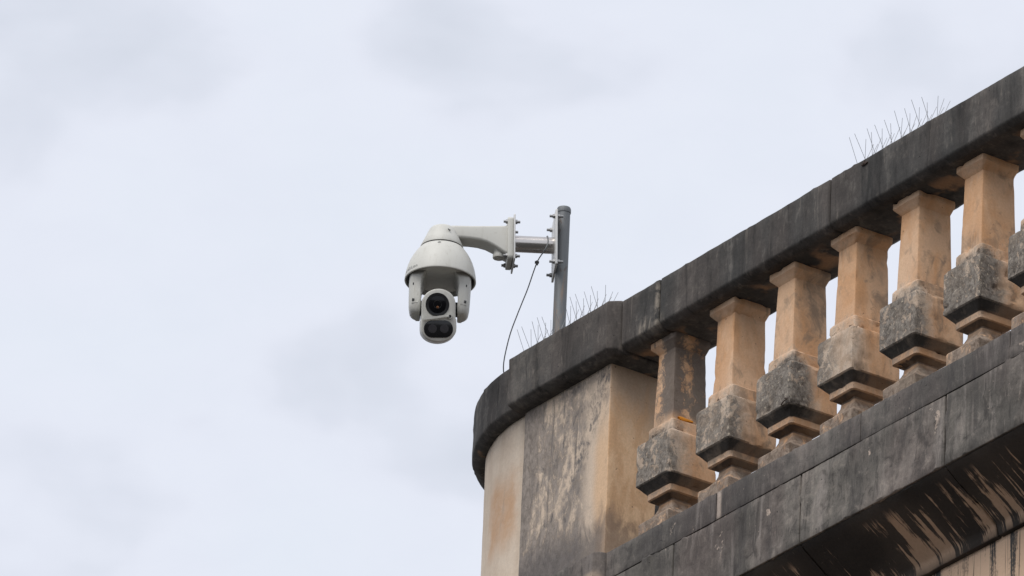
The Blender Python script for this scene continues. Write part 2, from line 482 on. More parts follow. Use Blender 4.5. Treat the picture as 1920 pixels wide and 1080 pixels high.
MT = dict(coping=mat_coping(), cornice=mat_cornice(), cove=mat_cove(), wall=mat_wall(),
          pier=mat_pier(), drum=mat_drum(), bal=mat_baluster(), galv=mat_galv(), shell=mat_shell(),
          steel=simple('brushed_stainless_steel', (0.60, 0.56, 0.525), 0.20, 1.0, 0.03, 15),
          plate=simple('zinc_plated_plate', (0.60, 0.59, 0.57), 0.42, 0.25, 0.08, 60),
          bolt=simple('zinc_bolt', (0.30, 0.30, 0.30), 0.45, 0.8, 0.3, 200),
          black=simple('black_plastic', (0.016, 0.016, 0.017), 0.42, 0.0, 0.2),
          glass=simple('dark_lens_glass', (0.004, 0.004, 0.005), 0.12, 0.0, 0.1, 40, 0.25),
          amber=simple('painted_amber_reflection', (0.20, 0.085, 0.035), 0.15, 0.3),  # colour of the painted lens reflection
          window=simple('smoked_infrared_window', (0.010, 0.010, 0.011), 0.16, 0.0, 0.1, 40, 0.45),
          lamp=simple('dark_infrared_lens', (0.045, 0.043, 0.046), 0.22, 0.0, 0.2, 300),
          ring=simple('grey_print', (0.16, 0.16, 0.16), 0.6),
          cable=simple('grey_cable_sheath', (0.16, 0.165, 0.17), 0.5),
          wire=simple('stainless_spike_wire', (0.20, 0.20, 0.205), 0.5, 0.4),
          strip=simple('clear_grey_plastic_base', (0.12, 0.12, 0.115), 0.6),
          lichen=simple('orange_lichen', (0.62, 0.24, 0.02), 0.9, 0.0, 0.4, 300),
          rust=simple('rusty_wire_and_dark_hole', (0.045, 0.028, 0.02), 0.8),
          slab=simple('terrace_screed', (0.30, 0.28, 0.25), 0.9, 0.0, 0.2, 3),
          ground=simple('dark_asphalt', (0.045, 0.044, 0.042), 0.9, 0.0, 0.25, 0.6))

# ----------------------------------------------------------------------------
# object helpers
# ----------------------------------------------------------------------------


def link(name, me, mat, parent=None, smooth=None):
    if mat is not None:
        me.materials.append(MT[mat])
    o = bpy.data.objects.new(name, me)
    COL.objects.link(o)
    if parent is not None:
        o.parent = parent
    if smooth is not None:
        me.shade_smooth()
        me.set_sharp_from_angle(angle=R(smooth))
    return o


def thing(name, label, cat, loc=(0, 0, 0), group=None):
    o = bpy.data.objects.new(name, None)
    o.empty_display_size = 0.1
    o.location = loc
    COL.objects.link(o)
    tag(o, label, cat, group)
    return o


def tag(o, label, cat, group=None):
    o['label'] = label
    o['category'] = cat
    if group:
        o['group'] = group
    return o


def from_bm(name, bm, mat, parent=None, smooth=30):
    bmesh.ops.recalc_face_normals(bm, faces=bm.faces)
    me = bpy.data.meshes.new(name)
    bm.to_mesh(me)
    bm.free()
    o = link(name, me, mat, parent, smooth)
    if parent is not None:
        o.location = -Vector(parent_world(parent))
    return o


def parent_world(p):
    v = Vector((0, 0, 0))
    while p is not None:
        v = v + p.location
        p = p.parent
    return v


def weather(bm, amp=0.0012, chip=0.004, freq=14.0, skip=None):
    """uneven faces and small chips, a function of the place in the world"""
    bm.normal_update()
    mv = []
    for v in bm.verts:
        p = v.co
        d = noise.noise(p * freq) * amp + noise.noise(p * freq * 3.1 + Vector((5, 2, 8))) * amp * 0.5 + noise.noise(p * 4.0) * amp * 1.2
        k = noise.noise(p * 23.0 + Vector((11, 3, 4))) * 0.7 + noise.noise(p * 61.0 + Vector((1, 7, 2))) * 0.5
        if k > 0.24:
            d -= (k - 0.24) * chip * 2.6
        mv.append(v.normal * d)
    for v, d in zip(bm.verts, mv):
        v.co += d


def rings_mesh(bm, rings, cap0=True, cap1=True):
    vs = [[bm.verts.new(p) for p in r] for r in rings]
    n = len(rings[0])
    for a, b in zip(vs, vs[1:]):
        for k in range(n):
            bm.faces.new((a[k], a[(k + 1) % n], b[(k + 1) % n], b[k]))
    if cap0:
        bm.faces.new(vs[0][::-1])
    if cap1:
        bm.faces.new(vs[-1])
    return vs


def fillet(poly, c):
    """cut each corner of a 2-d polygon by two points, then split long sides"""
    out = []
    m = len(poly)
    for k in range(m):
        p, a, b = Vector(poly[k]), Vector(poly[k - 1]), Vector(poly[(k + 1) % m])
        da, db = (a - p), (b - p)
        ca, cb = min(c, da.length * 0.4), min(c, db.length * 0.4)
        pa, pb = p + da.normalized() * ca, p + db.normalized() * cb
        out += [pa, (pa + pb) * 0.30 + p * 0.40, pb]
    return out


def split_sides(poly, step):
    out = []
    m = len(poly)
    for k in range(m):
        a, b = poly[k], poly[(k + 1) % m]
        q = max(1, int(math.ceil((b - a).length / step)))
        for t in range(q):
            out.append(a.lerp(b, t / q))
    return out


def inset(poly, d):
    c = sum(poly, Vector((0, 0))) / len(poly)
    out = []
    for p in poly:
        v = c - p
        out.append(p + Vector((math.copysign(min(d, abs(v.x)), v.x), math.copysign(min(d, abs(v.y)), v.y))))
    return out


# plan path of the facade: straight along X, round the corner, straight along Y
CX, CY, R0 = -0.74, 0.735, 0.735
ARC = R0 * math.pi / 2


def path(s, out):
    if s <= 0:
        return CX - s, -out
    if s <= ARC:
        t = s / R0
        return CX - (R0 + out) * math.sin(t), CY - (R0 + out) * math.cos(t)
    return CX - (R0 + out), CY + (s - ARC)


def sx(x):
    return CX - x


def stone(name, prof, s0, s1, mat, parent, c=0.006, step=0.05, amp=0.0012, chip=0.004, taper=None, pstep=0.05):
    """one dressed stone: a profile of (out, z) swept along the facade from s0 to s1"""
    pr = split_sides(fillet([Vector(p) for p in prof], c), pstep)
    fr = max(p[0] for p in prof)
    ss = [s0]
    L = s1 - s0
    k = max(2, int(L / step))
    ss = [s0, s0 + c * 0.6] + [s0 + L * t / k for t in range(1, k)] + [s1 - c * 0.6, s1]
    if taper:
        ss = sorted(set(ss + [s0 + taper[0], s0 + taper[0] * 0.5]))
    rings = []
    for i, s in enumerate(ss):
        q = inset(pr, c * 0.6) if i in (0, len(ss) - 1) else pr
        ring = []
        for p in q:
            o = p.x
            if taper and s < s0 + taper[0] and o > fr - 0.06:
                o -= taper[1] * (1 - (s - s0) / taper[0])
            x, y = path(s, o)
            ring.append((x, y, p.y))
        rings.append(ring)
    bm = bmesh.new()
    rings_mesh(bm, rings)
    weather(bm, amp, chip)
    return from_bm(name, bm, mat, parent, 32)


def rect_ring(hx, hy, z, c, cx, cy, yo=0.0, sub=3):
    pts = [Vector((-hx, -hy)), Vector((hx, -hy)), Vector((hx, hy)), Vector((-hx, hy))]
    f = fillet(pts, c)
    out = []
    m = len(f)
    for k in range(m):
        a, b = f[k], f[(k + 1) % m]
        q = sub if k % 3 == 2 else 1
        for t in range(q):
            out.append(a.lerp(b, t / q))
    return [(cx + p.x, cy + yo + p.y, z) for p in out]


def loft(name, levels, cx, cy, mat, parent, c=0.006, sub=4, zstep=0.035, amp=0.001, chip=0.004):
    """levels: (half x, half y, z, y offset); a turned-square member built of rectangular rings"""
    lv = [levels[0]]
    for a, b in zip(levels, levels[1:]):
        q = max(1, int(math.ceil(abs(b[2] - a[2]) / zstep)))
        for t in range(1, q + 1):
            lv.append(tuple(a[k] + (b[k] - a[k]) * t / q for k in range(4)))
    rings = [rect_ring(h[0], h[1], h[2], c, cx, cy, h[3], sub) for h in lv]
    bm = bmesh.new()
    rings_mesh(bm, rings)
    weather(bm, amp, chip)
    return from_bm(name, bm, mat, parent, 32)


def bar(bm, p0, p1, r0, r1=None, seg=10):
    p0, p1 = Vector(p0), Vector(p1)
    r1 = r0 if r1 is None else r1
    d = (p1 - p0).normalized()
    u = d.orthogonal().normalized()
    v = d.cross(u)
    rg = []
    for p, r in ((p0, r0), (p1, r1)):
        rg.append([p + (u * math.cos(2 * math.pi * k / seg) + v * math.sin(2 * math.pi * k / seg)) * r for k in range(seg)])
    rings_mesh(bm, rg)


def tube_along(bm, pts, r, seg=8):
    pts = [Vector(p) for p in pts]
    rg = []
    u = None
    for i, p in enumerate(pts):
        d = (pts[min(i + 1, len(pts) - 1)] - pts[max(i - 1, 0)]).normalized()
        u = (d.orthogonal() if u is None else u - d * u.dot(d)).normalized()
        v = d.cross(u)
        rg.append([p + (u * math.cos(2 * math.pi * k / seg) + v * math.sin(2 * math.pi * k / seg)) * r for k in range(seg)])
    rings_mesh(bm, rg)


def smooth_line(ctrl, n=8):
    P = [Vector(p) for p in ctrl]
    P = [P[0] * 2 - P[1]] + P + [P[-1] * 2 - P[-2]]
    out = []
    for i in range(1, len(P) - 2):
        for k in range(n):
            t = k / n
            a, b, c_, d = P[i - 1], P[i], P[i + 1], P[i + 2]
            out.append(0.5 * ((2 * b) + (c_ - a) * t + (2 * a - 5 * b + 4 * c_ - d) * t * t + (3 * b - a - 3 * c_ + d) * t ** 3))
    out.append(P[-2])
    return out


# ----------------------------------------------------------------------------
# setting
# ----------------------------------------------------------------------------
ZG = -14.17
bm = bmesh.new()
bmesh.ops.create_grid(bm, x_segments=8, y_segments=8, size=1500.0)
for v in bm.verts:
    v.co.z = ZG
g = from_bm('ground', bm, 'ground', None, None)
g['kind'] = 'structure'

# ----------------------------------------------------------------------------
# building below the balustrade
# ----------------------------------------------------------------------------
bld = thing('stone_building', 'beige stone building under the balustrade with grey cornice and black-streaked cove', 'building', (0.5, 0.5, ZG))
stone('wall', [(-0.137, ZG), (-0.137, -0.790), (-0.50, -0.790), (-0.50, ZG)], sx(4.2), ARC + 4.0, 'wall', bld, 0.004, 0.12, 0.001, 0.002, None, 0.6)
cove = [(0.096, -0.6235), (0.035, -0.668), (-0.045, -0.722), (-0.106, -0.768), (-0.114, -0.784), (-0.118, -0.806), (-0.30, -0.806), (-0.30, -0.6235)]
low = [(0.100, -0.3722), (0.100, -0.6215), (-0.29, -0.6215), (-0.29, -0.3722)]
upp = [(0.1010, -0.2690), (0.1010, -0.3715), (-0.29, -0.3715), (-0.29, -0.2690)]
lowp = [(0.134, -0.3722), (0.134, -0.6215), (-0.29, -0.6215), (-0.29, -0.3722)]
uppp = [(0.136, -0.2670), (0.136, -0.3715), (-0.29, -0.3715), (-0.29, -0.2670)]
covep = [(0.130, -0.6235)] + [(a + 0.034, b) for a, b in cove[1:6]] + [(-0.30, -0.806), (-0.30, -0.6235)]
G = 0.0035
jl = [4.2, 3.38, 2.64, 1.8915, 1.108, 0.391, -0.004]
for a, b in zip(jl, jl[1:]):
    stone('fascia_stone', low, sx(a) + G, sx(b) - G, 'cornice', bld, 0.0040, 0.018, 0.0016, 0.009, None, 0.03)
    stone('cove_stone', cove, sx(a) + G, sx(b) - G, 'cove', bld, 0.006)
ju = [4.2, 3.02, 2.23, 1.4343, 0.6311, -0.004]
for a, b in zip(ju, ju[1:]):
    stone('cornice_stone', upp, sx(a) + 0.002, sx(b) - 0.002, 'cornice', bld, 0.0030, 0.018, 0.0012, 0.004, None, 0.03)
jc = [sx(-0.004), sx(-0.70), 0.62, ARC + 0.1, ARC + 1.0, ARC + 2.0]
for i, (a, b) in enumerate(zip(jc, jc[1:])):
    tp = (0.026, 0.032) if i == 0 else None
    stone('cornice_stone', uppp if i == 0 else upp, a + 0.002, b - 0.002, 'cornice', bld, 0.0022, 0.05, 0.0012, 0.004, tp)
    stone('fascia_stone', lowp if i == 0 else low, a + G, b - G, 'cornice', bld, 0.0022, 0.05, 0.0012, 0.004, tp)
    stone('cove_stone', covep if i == 0 else cove, a + G, b - G, 'cove', bld, 0.006)
# terrace slab behind the ledge
bm = bmesh.new()
pl = [path(sx(4.2), -0.26)] + [path(ARC * k / 12, -0.26) for k in range(13)] + [path(ARC + 2.0, -0.26), (4.2, path(ARC + 2.0, -0.26)[1])]
rings_mesh(bm, [[(x, y, -0.60) for x, y in pl], [(x, y, -0.275) for x, y in pl]])
from_bm('terrace_slab', bm, 'slab', bld, None)

# ----------------------------------------------------------------------------
# balustrade
# ----------------------------------------------------------------------------
S, W2 = 0.345, 0.10073
bal = thing('stone_balustrade', 'weathered stone balustrade with dark coping and beige square balusters on grey cornice', 'balustrade', (1.6, 0.1, -0.27))
rail = [(0.030, 0.7215), (0.030, 0.5525), (0.004, 0.535), (-0.200, 0.535), (-0.228, 0.5525), (-0.228, 0.7215)]
jr = [4.15, 3.35, 2.36, 1.1309, 0.1535, -0.073]
for a, b in zip(jr, jr[1:]):
    stone('coping_stone', rail, sx(a) + 0.0038, sx(b) - 0.0038, 'coping', bal, 0.006, 0.018, 0.0014, 0.0035, None, 0.03)
for i in range(12):
    x, y = i * S + W2, W2
    bo = bpy.data.objects.new('baluster', None)
    bo.location = Vector((x, y, -0.27)) - bal.location
    COL.objects.link(bo)
    bo.parent = bal
    loft('plinth', [(0.0875, 0.0875, -0.290, 0), (0.0885, 0.0885, -0.143, 0), (0.085, 0.085, -0.138, 0)], x, y, 'bal', bo, 0.005)
    loft('foot', [(0.083, 0.083, -0.140, 0), (0.062, 0.062, -0.120, 0), (0.049, 0.049, -0.103, 0), (0.042, 0.042, -0.086, 0), (0.039, 0.039, -0.060, 0)], x, y, 'bal', bo, 0.006, 3, 0.02)
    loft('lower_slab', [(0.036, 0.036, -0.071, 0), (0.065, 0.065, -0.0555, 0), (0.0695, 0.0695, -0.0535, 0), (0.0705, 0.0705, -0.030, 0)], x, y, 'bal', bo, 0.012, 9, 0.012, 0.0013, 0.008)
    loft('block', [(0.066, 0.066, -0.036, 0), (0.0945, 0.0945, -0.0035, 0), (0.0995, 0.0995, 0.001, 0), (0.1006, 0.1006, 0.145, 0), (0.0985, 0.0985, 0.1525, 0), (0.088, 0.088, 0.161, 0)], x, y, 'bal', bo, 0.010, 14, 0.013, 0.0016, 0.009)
    loft('collar', [(0.079, 0.079, 0.150, 0.002), (0.0745, 0.0745, 0.165, 0.003), (0.0735, 0.0745, 0.2075, 0.004), (0.064, 0.073, 0.2145, 0.006)], x, y, 'bal', bo, 0.008, 11, 0.012, 0.0014, 0.010)
    loft('shaft', [(0.0565, 0.0725, 0.205, 0.009), (0.0555, 0.0715, 0.235, 0.009), (0.0500, 0.0645, 0.494, 0.009)], x, y, 'bal', bo, 0.005, 6, 0.022, 0.0011, 0.005)
    loft('cap', [(0.0495, 0.064, 0.488, 0.008), (0.0715, 0.0735, 0.5105, 0.001), (0.0735, 0.0755, 0.5135, 0), (0.0738, 0.0758, 0.5335, 0)], x, y, 'bal', bo, 0.006, 9, 0.012, 0.0013, 0.008)

# ----------------------------------------------------------------------------
# corner pier and curved parapet
# ----------------------------------------------------------------------------
pier = thing('corner_pier', 'square stone pier with grey stains at the end of the balustrade', 'pier', (-0.43, 0.1, -0.27))
bm = bmesh.new()
lv = []
zz = -0.300
while zz < 0.545:
    lv.append(zz)
    zz += 0.04
lv.append(0.548)
rings_mesh(bm, [rect_ring(0.262, 0.1025, z, 0.005, -0.428, 0.1035, 0, 9) for z in lv])
weather(bm, 0.0012, 0.004)
from_bm('shaft', bm, 'pier', pier, 32)
prail = [(0.064, 0.7255), (0.064, 0.5465), (0.030, 0.529), (-0.230, 0.529), (-0.258, 0.5465), (-0.258, 0.7255)]
stone('coping_stone', prail, sx(-0.076), sx(-0.708), 'coping', pier, 0.006, 0.018, 0.0014, 0.0035, (0.032, 0.036), 0.03)

para = thing('curved_parapet', 'curved pale parapet wall with dark coping beyond the square pier', 'parapet', (-1.0, 0.2, -0.27))
stone('wall', [(-0.021, -0.30), (-0.021, 0.547), (-0.19, 0.547), (-0.19, -0.30)], sx(-0.684), ARC + 2.0, 'drum', para, 0.004, 0.04, 0.001, 0.002)
crail = [(0.027, 0.7215), (0.027, 0.5525), (0.000, 0.535), (-0.200, 0.535), (-0.228, 0.5525), (-0.228, 0.7215)]
js = [sx(-0.711), R0 * R(64), ARC + 0.25, ARC + 1.15, ARC + 2.0]
for a, b in zip(js, js[1:]):
    stone('coping_stone', crail, a + 0.002, b - 0.002, 'coping', para, 0.006, 0.018, 0.0012, 0.004, None, 0.03)

# ----------------------------------------------------------------------------
# pole, bracket and camera.  Local frame: A along the arm (outwards), B level across it
# ----------------------------------------------------------------------------
RT = Vector((0.55124, 0.83435, 0)).normalized()
FW = Vector((-RT.y, RT.x, 0))
PH = R(4.0)
A = -RT * math.cos(PH) - FW * math.sin(PH)
B = -RT * math.sin(PH) + FW * math.cos(PH)
ZV = Vector((0, 0, 1))
DR = R(1.8)
A = (A * math.cos(DR) - ZV * math.sin(DR)).normalized()
Z2 = B.cross(A).normalized()
if Z2.z < 0:
    Z2 = -Z2
PX, PY = -0.5679, 0.0470
AX = Vector((PX, PY, 1.1445))          # arm axis at the pole


def L(a, b, z):
    return AX + A * a + B * b + Z2 * z


def lathe(bm, prof, ctr, seg=72, ax=ZV, ux=None):
    ux = ux or RT
    vx = ax.cross(ux)
    rg = []
    for r, z in prof:
        rg.append([ctr + ax * z + (ux * math.cos(2 * math.pi * k / seg) + vx * math.sin(2 * math.pi * k / seg)) * max(r, 1e-4) for k in range(seg)])
    rings_mesh(bm, rg)


def slab_poly(bm, pts2, fr, d0, d1, bev=0.0):
    """extrude a 2-d outline (u,v) placed by fr(u,v,d) from d0 to d1, edges eased at d1 and d0"""
    c = sum((Vector(p) for p in pts2), Vector((0, 0))) / len(pts2)

    def ring(d, k):
        out = []
        for p in pts2:
            v = c - Vector(p)
            q = Vector(p) + (v.normalized() * k if k else v * 0)
            out.append(fr(q.x, q.y, d))
        return out
    sg = 1 if d1 > d0 else -1
    if bev:
        rings_mesh(bm, [ring(d0, bev), ring(d0 + sg * bev, 0), ring(d1 - sg * bev, 0), ring(d1 - sg * bev * 0.3, bev * 0.3), ring(d1, bev)])
    else:
        rings_mesh(bm, [ring(d0, 0), ring(d1, 0)])


def rrect(hw, hh, r, n=6, cu=0.0, cv=0.0):
    pts = []
    for qx, qy, a0 in ((1, 1, 0), (-1, 1, 90), (-1, -1, 180), (1, -1, 270)):
        for k in range(n + 1):
            a = R(a0 + 90 * k / n)
            pts.append((cu + qx * (hw - r) + r * math.cos(a), cv + qy * (hh - r) + r * math.sin(a)))
    return pts


pole = thing('metal_pole', 'grey galvanised steel pole standing behind the pier coping', 'pole', (PX, PY, 0.722))
bm = bmesh.new()
lathe(bm, [(0.0228, 0.0), (0.0228, 0.566), (0.021, 0.5675), (0.019, 0.5675), (0.019, 0.20)], Vector((PX, PY, 0.718)), 40)
from_bm('tube', bm, 'galv', pole, 40)
bm = bmesh.new()
lathe(bm, [(0.0245, 0.0), (0.0252, 0.003), (0.0252, 0.014), (0.023, 0.020), (0.012, 0.024), (0.0, 0.025)], Vector((PX, PY, 1.272)), 40)
from_bm('cap', bm, 'galv', pole, 40)
bm = bmesh.new()
slab_poly(bm, rrect(0.06, 0.06, 0.008), lambda u, v, d: Vector((PX + u, PY + v, d)), 0.7245, 0.7335, 0.001)
from_bm('base_plate', bm, 'galv', pole, 40)

br = thing('mounting_bracket', 'stainless steel tube with square end plates bolted to the grey pole', 'bracket', tuple(AX + A * 0.1))
bm = bmesh.new()
slab_poly(bm, rrect(0.078, 0.107, 0.004), lambda u, v, d: L(d, u, v), 0.0238, 0.0312, 0.0008)
from_bm('pole_plate', bm, 'plate', br, 40)
bm = bmesh.new()
bar(bm, L(0.0305, 0, 0.0), L(0.170, 0, 0.0), 0.0295, None, 48)
from_bm('tube', bm, 'steel', br, 40)
bm = bmesh.new()
slab_poly(bm, rrect(0.062, 0.089, 0.006), lambda u, v, d: L(d, u, v), 0.170, 0.1755, 0.0008)
from_bm('camera_plate', bm, 'plate', br, 40)


def bolt(parent, a, b, z, la, side):
    bm = bmesh.new()
    bar(bm, L(a, b, z), L(a + side * la * 0.45, b, z), 0.0088, 0.0085, 6)
    bar(bm, L(a + side * la * 0.45, b, z), L(a + side * la, b, z), 0.0052, 0.0048, 10)
    return from_bm('bolt', bm, 'bolt', parent, 30)


for b, z in ((-0.055, 0.088), (0.055, 0.088), (-0.055, -0.088), (0.055, -0.088)):
    bolt(br, 0.0305, b, z, 0.020, 1)
    bolt(br, 0.0245, b, z, 0.022, -1)
# --- camera -----------------------------------------------------------------
O = Vector((-0.7620, -0.3278, 0.9660))         # centre of the dome's rim
sc = thing('security_camera', 'off-white pan-tilt dome security camera hanging from a bracket arm off the pole', 'camera', tuple(O))


def H(u, q, z):
    """right, towards the viewer, up - from the rim centre"""
    return O + RT * u - FW * q + ZV * z


bm = bmesh.new()
slab_poly(bm, rrect(0.054, 0.081, 0.012), lambda u, v, d: L(d, u, v), 0.1762, 0.1960, 0.003)
from_bm('arm_flange', bm, 'shell', sc, 40)
# arm: rounded box sections, shallow by the dome and deep by the flange
secs = [(0.1940, -0.0580, 0.0540, 0.040), (0.205, -0.0530, 0.0530, 0.0395), (0.222, -0.0410, 0.0520, 0.039), (0.242, -0.0280, 0.0510, 0.039),
        (0.268, -0.0150, 0.0495, 0.039), (0.295, -0.0080, 0.0480, 0.039), (0.325, -0.0050, 0.0465, 0.039), (0.355, -0.0040, 0.0455, 0.040), (0.390, -0.0040, 0.0440, 0.040), (0.420, 0.0000, 0.0420, 0.036)]
bm = bmesh.new()
rg = []
for a, z0, z1, hb in secs:
    rg.append([L(a, u, v) for u, v in rrect(hb, (z1 - z0) / 2, 0.010, 5, 0, (z0 + z1) / 2)])
rings_mesh(bm, rg)
from_bm('arm', bm, 'shell', sc, 45)
bm = bmesh.new()
p0 = L(0.222, -0.004, -0.030)
lathe(bm, [(0.0, 0.0), (0.0205, 0.0), (0.0215, 0.002), (0.0215, 0.012), (0.0185, 0.014), (0.0185, 0.045)], p0 - ZV * 0.031, 32)
pg = from_bm('conduit_plug', bm, 'shell', sc, 40)
bm = bmesh.new()
lathe(bm, [(0.0, -0.002), (0.011, -0.002), (0.012, 0.0), (0.012, 0.004)], p0 - ZV * 0.0315, 6)
from_bm('plug_hex', bm, 'shell', sc, 30)
for b, z in ((-0.040, 0.066), (0.040, 0.066), (-0.040, -0.066), (0.040, -0.066)):
    bolt(sc, 0.1960, b, z, 0.014, 1)
    bolt(sc, 0.1700, b, z, 0.018, -1)
# collar
bm = bmesh.new()
lathe(bm, [(0.0, 0.205), (0.030, 0.205), (0.041, 0.202), (0.047, 0.195), (0.0535, 0.180), (0.0640, 0.155), (0.0755, 0.1285), (0.0750, 0.1262), (0.060, 0.126)], O, 72)
from_bm('collar', bm, 'shell', sc, 50)
bm = bmesh.new()
lathe(bm, [(0.060, 0.1275), (0.0738, 0.1272), (0.0738, 0.1215), (0.060, 0.121)], O, 72)
from_bm('seal', bm, 'black', sc, 50)
bm = bmesh.new()
bar(bm, H(0.018, 0.046, 0.182), H(0.026, 0.060, 0.170), 0.002, 0.0022, 8)
from_bm('collar_screw', bm, 'black', sc, 40)
# dome shell
DP = [(0.0740, 0.1220), (0.0765, 0.1208), (0.0840, 0.1120), (0.0935, 0.0985), (0.1025, 0.0830), (0.1100, 0.0665), (0.1160, 0.0490), (0.1205, 0.0310), (0.1232, 0.0150), (0.1245, 0.0035), (0.1248, -0.0010)]
bm = bmesh.new()
lathe(bm, DP + [(0.1240, -0.0030), (0.1220, -0.0040), (0.1195, -0.0030), (0.1180, 0.012), (0.1120, 0.030), (0.0, 0.034)], O, 96)
dome = from_bm('dome_shell', bm, 'shell', sc, 50)


def dome_r(z):
    for (r0, z0), (r1, z1) in zip(DP, DP[1:]):
        if z1 <= z <= z0:
            return r0 + (r1 - r0) * (z0 - z) / (z0 - z1)
    return DP[-1][0]


# lettering round the shell
cu = bpy.data.curves.new('lettering', 'FONT')
cu.body = 'aviGiLon'
cu.size = 0.0200
cu.space_character = 1.12
to = bpy.data.objects.new('lettering_source', cu)
COL.objects.link(to)
bpy.context.view_layer.update()
tm = bpy.data.meshes.new_from_object(to)
bpy.data.objects.remove(to, do_unlink=True)
bm = bmesh.new()
bm.from_mesh(tm)
bpy.data.meshes.remove(tm)
wmax = max(v.co.x for v in bm.verts)
PHI1 = R(-41)
for v in bm.verts:
    z = 0.0085 + v.co.y * 0.85
    rr = dome_r(z) + 0.0007
    ph = PHI1 + (v.co.x - wmax) / rr
    v.co = H(rr * math.sin(ph), rr * math.cos(ph), z)
from_bm('lettering', bm, 'ring', sc, None)
# small round emblem under the seam
bm = bmesh.new()
pts = []
for k in range(25):
    t = 2 * math.pi * k / 24
    z = 0.1090 + 0.0040 * math.sin(t)
    rr = dome_r(z) + 0.0006
    ph = R(-6) + 0.0052 * math.cos(t) / rr
    pts.append(H(rr * math.sin(ph), rr * math.cos(ph), z))
tube_along(bm, pts, 0.0006, 5)
pts = []
for k in range(5):
    t = -1 + k / 2
    z = 0.1090 + 0.0034 * t
    rr = dome_r(z) + 0.0006
    ph = R(-6) + 0.004 * t / rr
    pts.append(H(rr * math.sin(ph), rr * math.cos(ph), z))
tube_along(bm, pts, 0.0006, 5)
from_bm('emblem', bm, 'ring', sc, 40)
# yoke: disc and two hanging arms
bm = bmesh.new()
lathe(bm, [(0.0, 0.028), (0.104, 0.028), (0.1045, 0.010), (0.102, 0.006), (0.098, 0.005), (0.0, 0.005)], O, 80)
from_bm('yoke_disc', bm, 'shell', sc, 40)
for sgn in (-1, 1):
    ti, to_ = 0.0640, 0.1075
    lev = []
    for z, inner, outer, hq in ((0.020, 0.040, 0.1085, 0.072), (0.004, 0.048, 0.1085, 0.072), (-0.008, 0.0570, 0.1085, 0.071), (-0.018, 0.0605, 0.1085, 0.070), (-0.028, 0.0625, 0.1080, 0.066), (-0.042, 0.0640, 0.1075, 0.063), (-0.064, 0.0640, 0.1070, 0.061),
                                (-0.088, 0.0640, 0.1065, 0.058), (-0.112, 0.0640, 0.1055, 0.054), (-0.126, 0.0640, 0.1030, 0.049), (-0.135, 0.0645, 0.0980, 0.044), (-0.1400, 0.0660, 0.0910, 0.038)):
        # plan: flat inner side, eased front and back, outer side following the disc
        plan = [(inner, -hq * 0.93), (inner + 0.004, -hq), (inner + 0.013, -hq * 0.985), ((inner + outer) / 2, -hq * 0.93), (outer - 0.009, -hq * 0.80), (outer - 0.002, -hq * 0.52), (outer, 0.0),
                (outer - 0.002, hq * 0.52), (outer - 0.009, hq * 0.80), ((inner + outer) / 2, hq * 0.93), (inner + 0.013, hq * 0.985), (inner + 0.004, hq), (inner, hq * 0.93)]
        lev.append([H(sgn * u, q, z) for u, q in plan])
    bm = bmesh.new()
    rings_mesh(bm, lev)
    ya = from_bm('yoke_arm', bm, 'shell', sc, 42)
    # cover plate with its screws on the front of the arm
    bm = bmesh.new()
    fr = lambda u, v, d, sgn=sgn: H(sgn * (0.0845 + u), 0.0555 - 0.10 * max(0, -(v)) + d - abs(0) - 0.55 * max(0.0, u + 0.004), -0.070 + v)
    slab_poly(bm, rrect(0.0115, 0.042, 0.003, 3), fr, -0.006, 0.0035, 0.001)
    from_bm('cover_plate', bm, 'shell', sc, 40)
    for v in (0.030, -0.030):
        bm = bmesh.new()
        bar(bm, H(sgn * 0.0905, 0.048, -0.070 + v), H(sgn * 0.0905, 0.0560 - 0.10 * max(0, -v), -0.070 + v), 0.0058, 0.0055, 4)
        from_bm('screw', bm, 'black', sc, 40)
    bm = bmesh.new()
    bar(bm, H(sgn * 0.050, 0.0, -0.108), H(sgn * 0.0660, 0.0, -0.108), 0.026, None, 32)
    from_bm('pivot', bm, 'black', sc, 40)
# camera head, tilted down
TI = R(21)
HV = (-FW * math.cos(TI) - ZV * math.sin(TI)).normalized()
YW = R(3)
HVh = (HV + RT * math.sin(YW)).normalized()
HRt = (RT - HVh * RT.dot(HVh)).normalized()
HU = HVh.cross(HRt).normalized()
if HU.z < 0:
    HU = -HU
RO = R(2.6)
HRt, HU = HRt * math.cos(RO) + HU * math.sin(RO), HU * math.cos(RO) - HRt * math.sin(RO)
HC = H(0.001, 0.068, -0.1635)


def HL(u, v, d):
    return HC + HRt * u + HU * v + HVh * d


out = []
for k in range(17):                    # top arc
    t = R(180 * k / 16)
    out.append((0.0585 * math.cos(t), 0.040 + 0.052 * math.sin(t)))
out += [(-0.0585, 0.010), (-0.0585, -0.010), (-0.0612, -0.016), (-0.0618, -0.045)]
for k in range(1, 16):
    t = R(180 + 180 * k / 16)
    out.append((0.0618 * math.cos(t), -0.048 + 0.045 * math.sin(t)))
out += [(0.0618, -0.045), (0.0612, -0.016), (0.0585, -0.010), (0.0585, 0.010)]
bm = bmesh.new()
slab_poly(bm, out, HL, -0.110, 0.0, 0.006)
from_bm('camera_head', bm, 'shell', sc, 35)
lc = (-0.0045, 0.0365)
bm = bmesh.new()
lathe(bm, [(0.0, 0.0005), (0.030, 0.0005), (0.036, 0.0022), (0.0405, 0.0022), (0.0412, 0.0006), (0.0412, -0.004)], HL(lc[0], lc[1], 0), 48, HVh, HRt)
lens = from_bm('lens', bm, 'black', sc, 30)
bm = bmesh.new()
lathe(bm, [(0.0, 0.0052), (0.010, 0.0047), (0.020, 0.0034), (0.0300, 0.0010), (0.0300, -0.002)], HL(lc[0], lc[1], 0.0006), 48, HVh, HRt)
from_bm('lens_glass', bm, 'glass', sc, 60)
bm = bmesh.new()
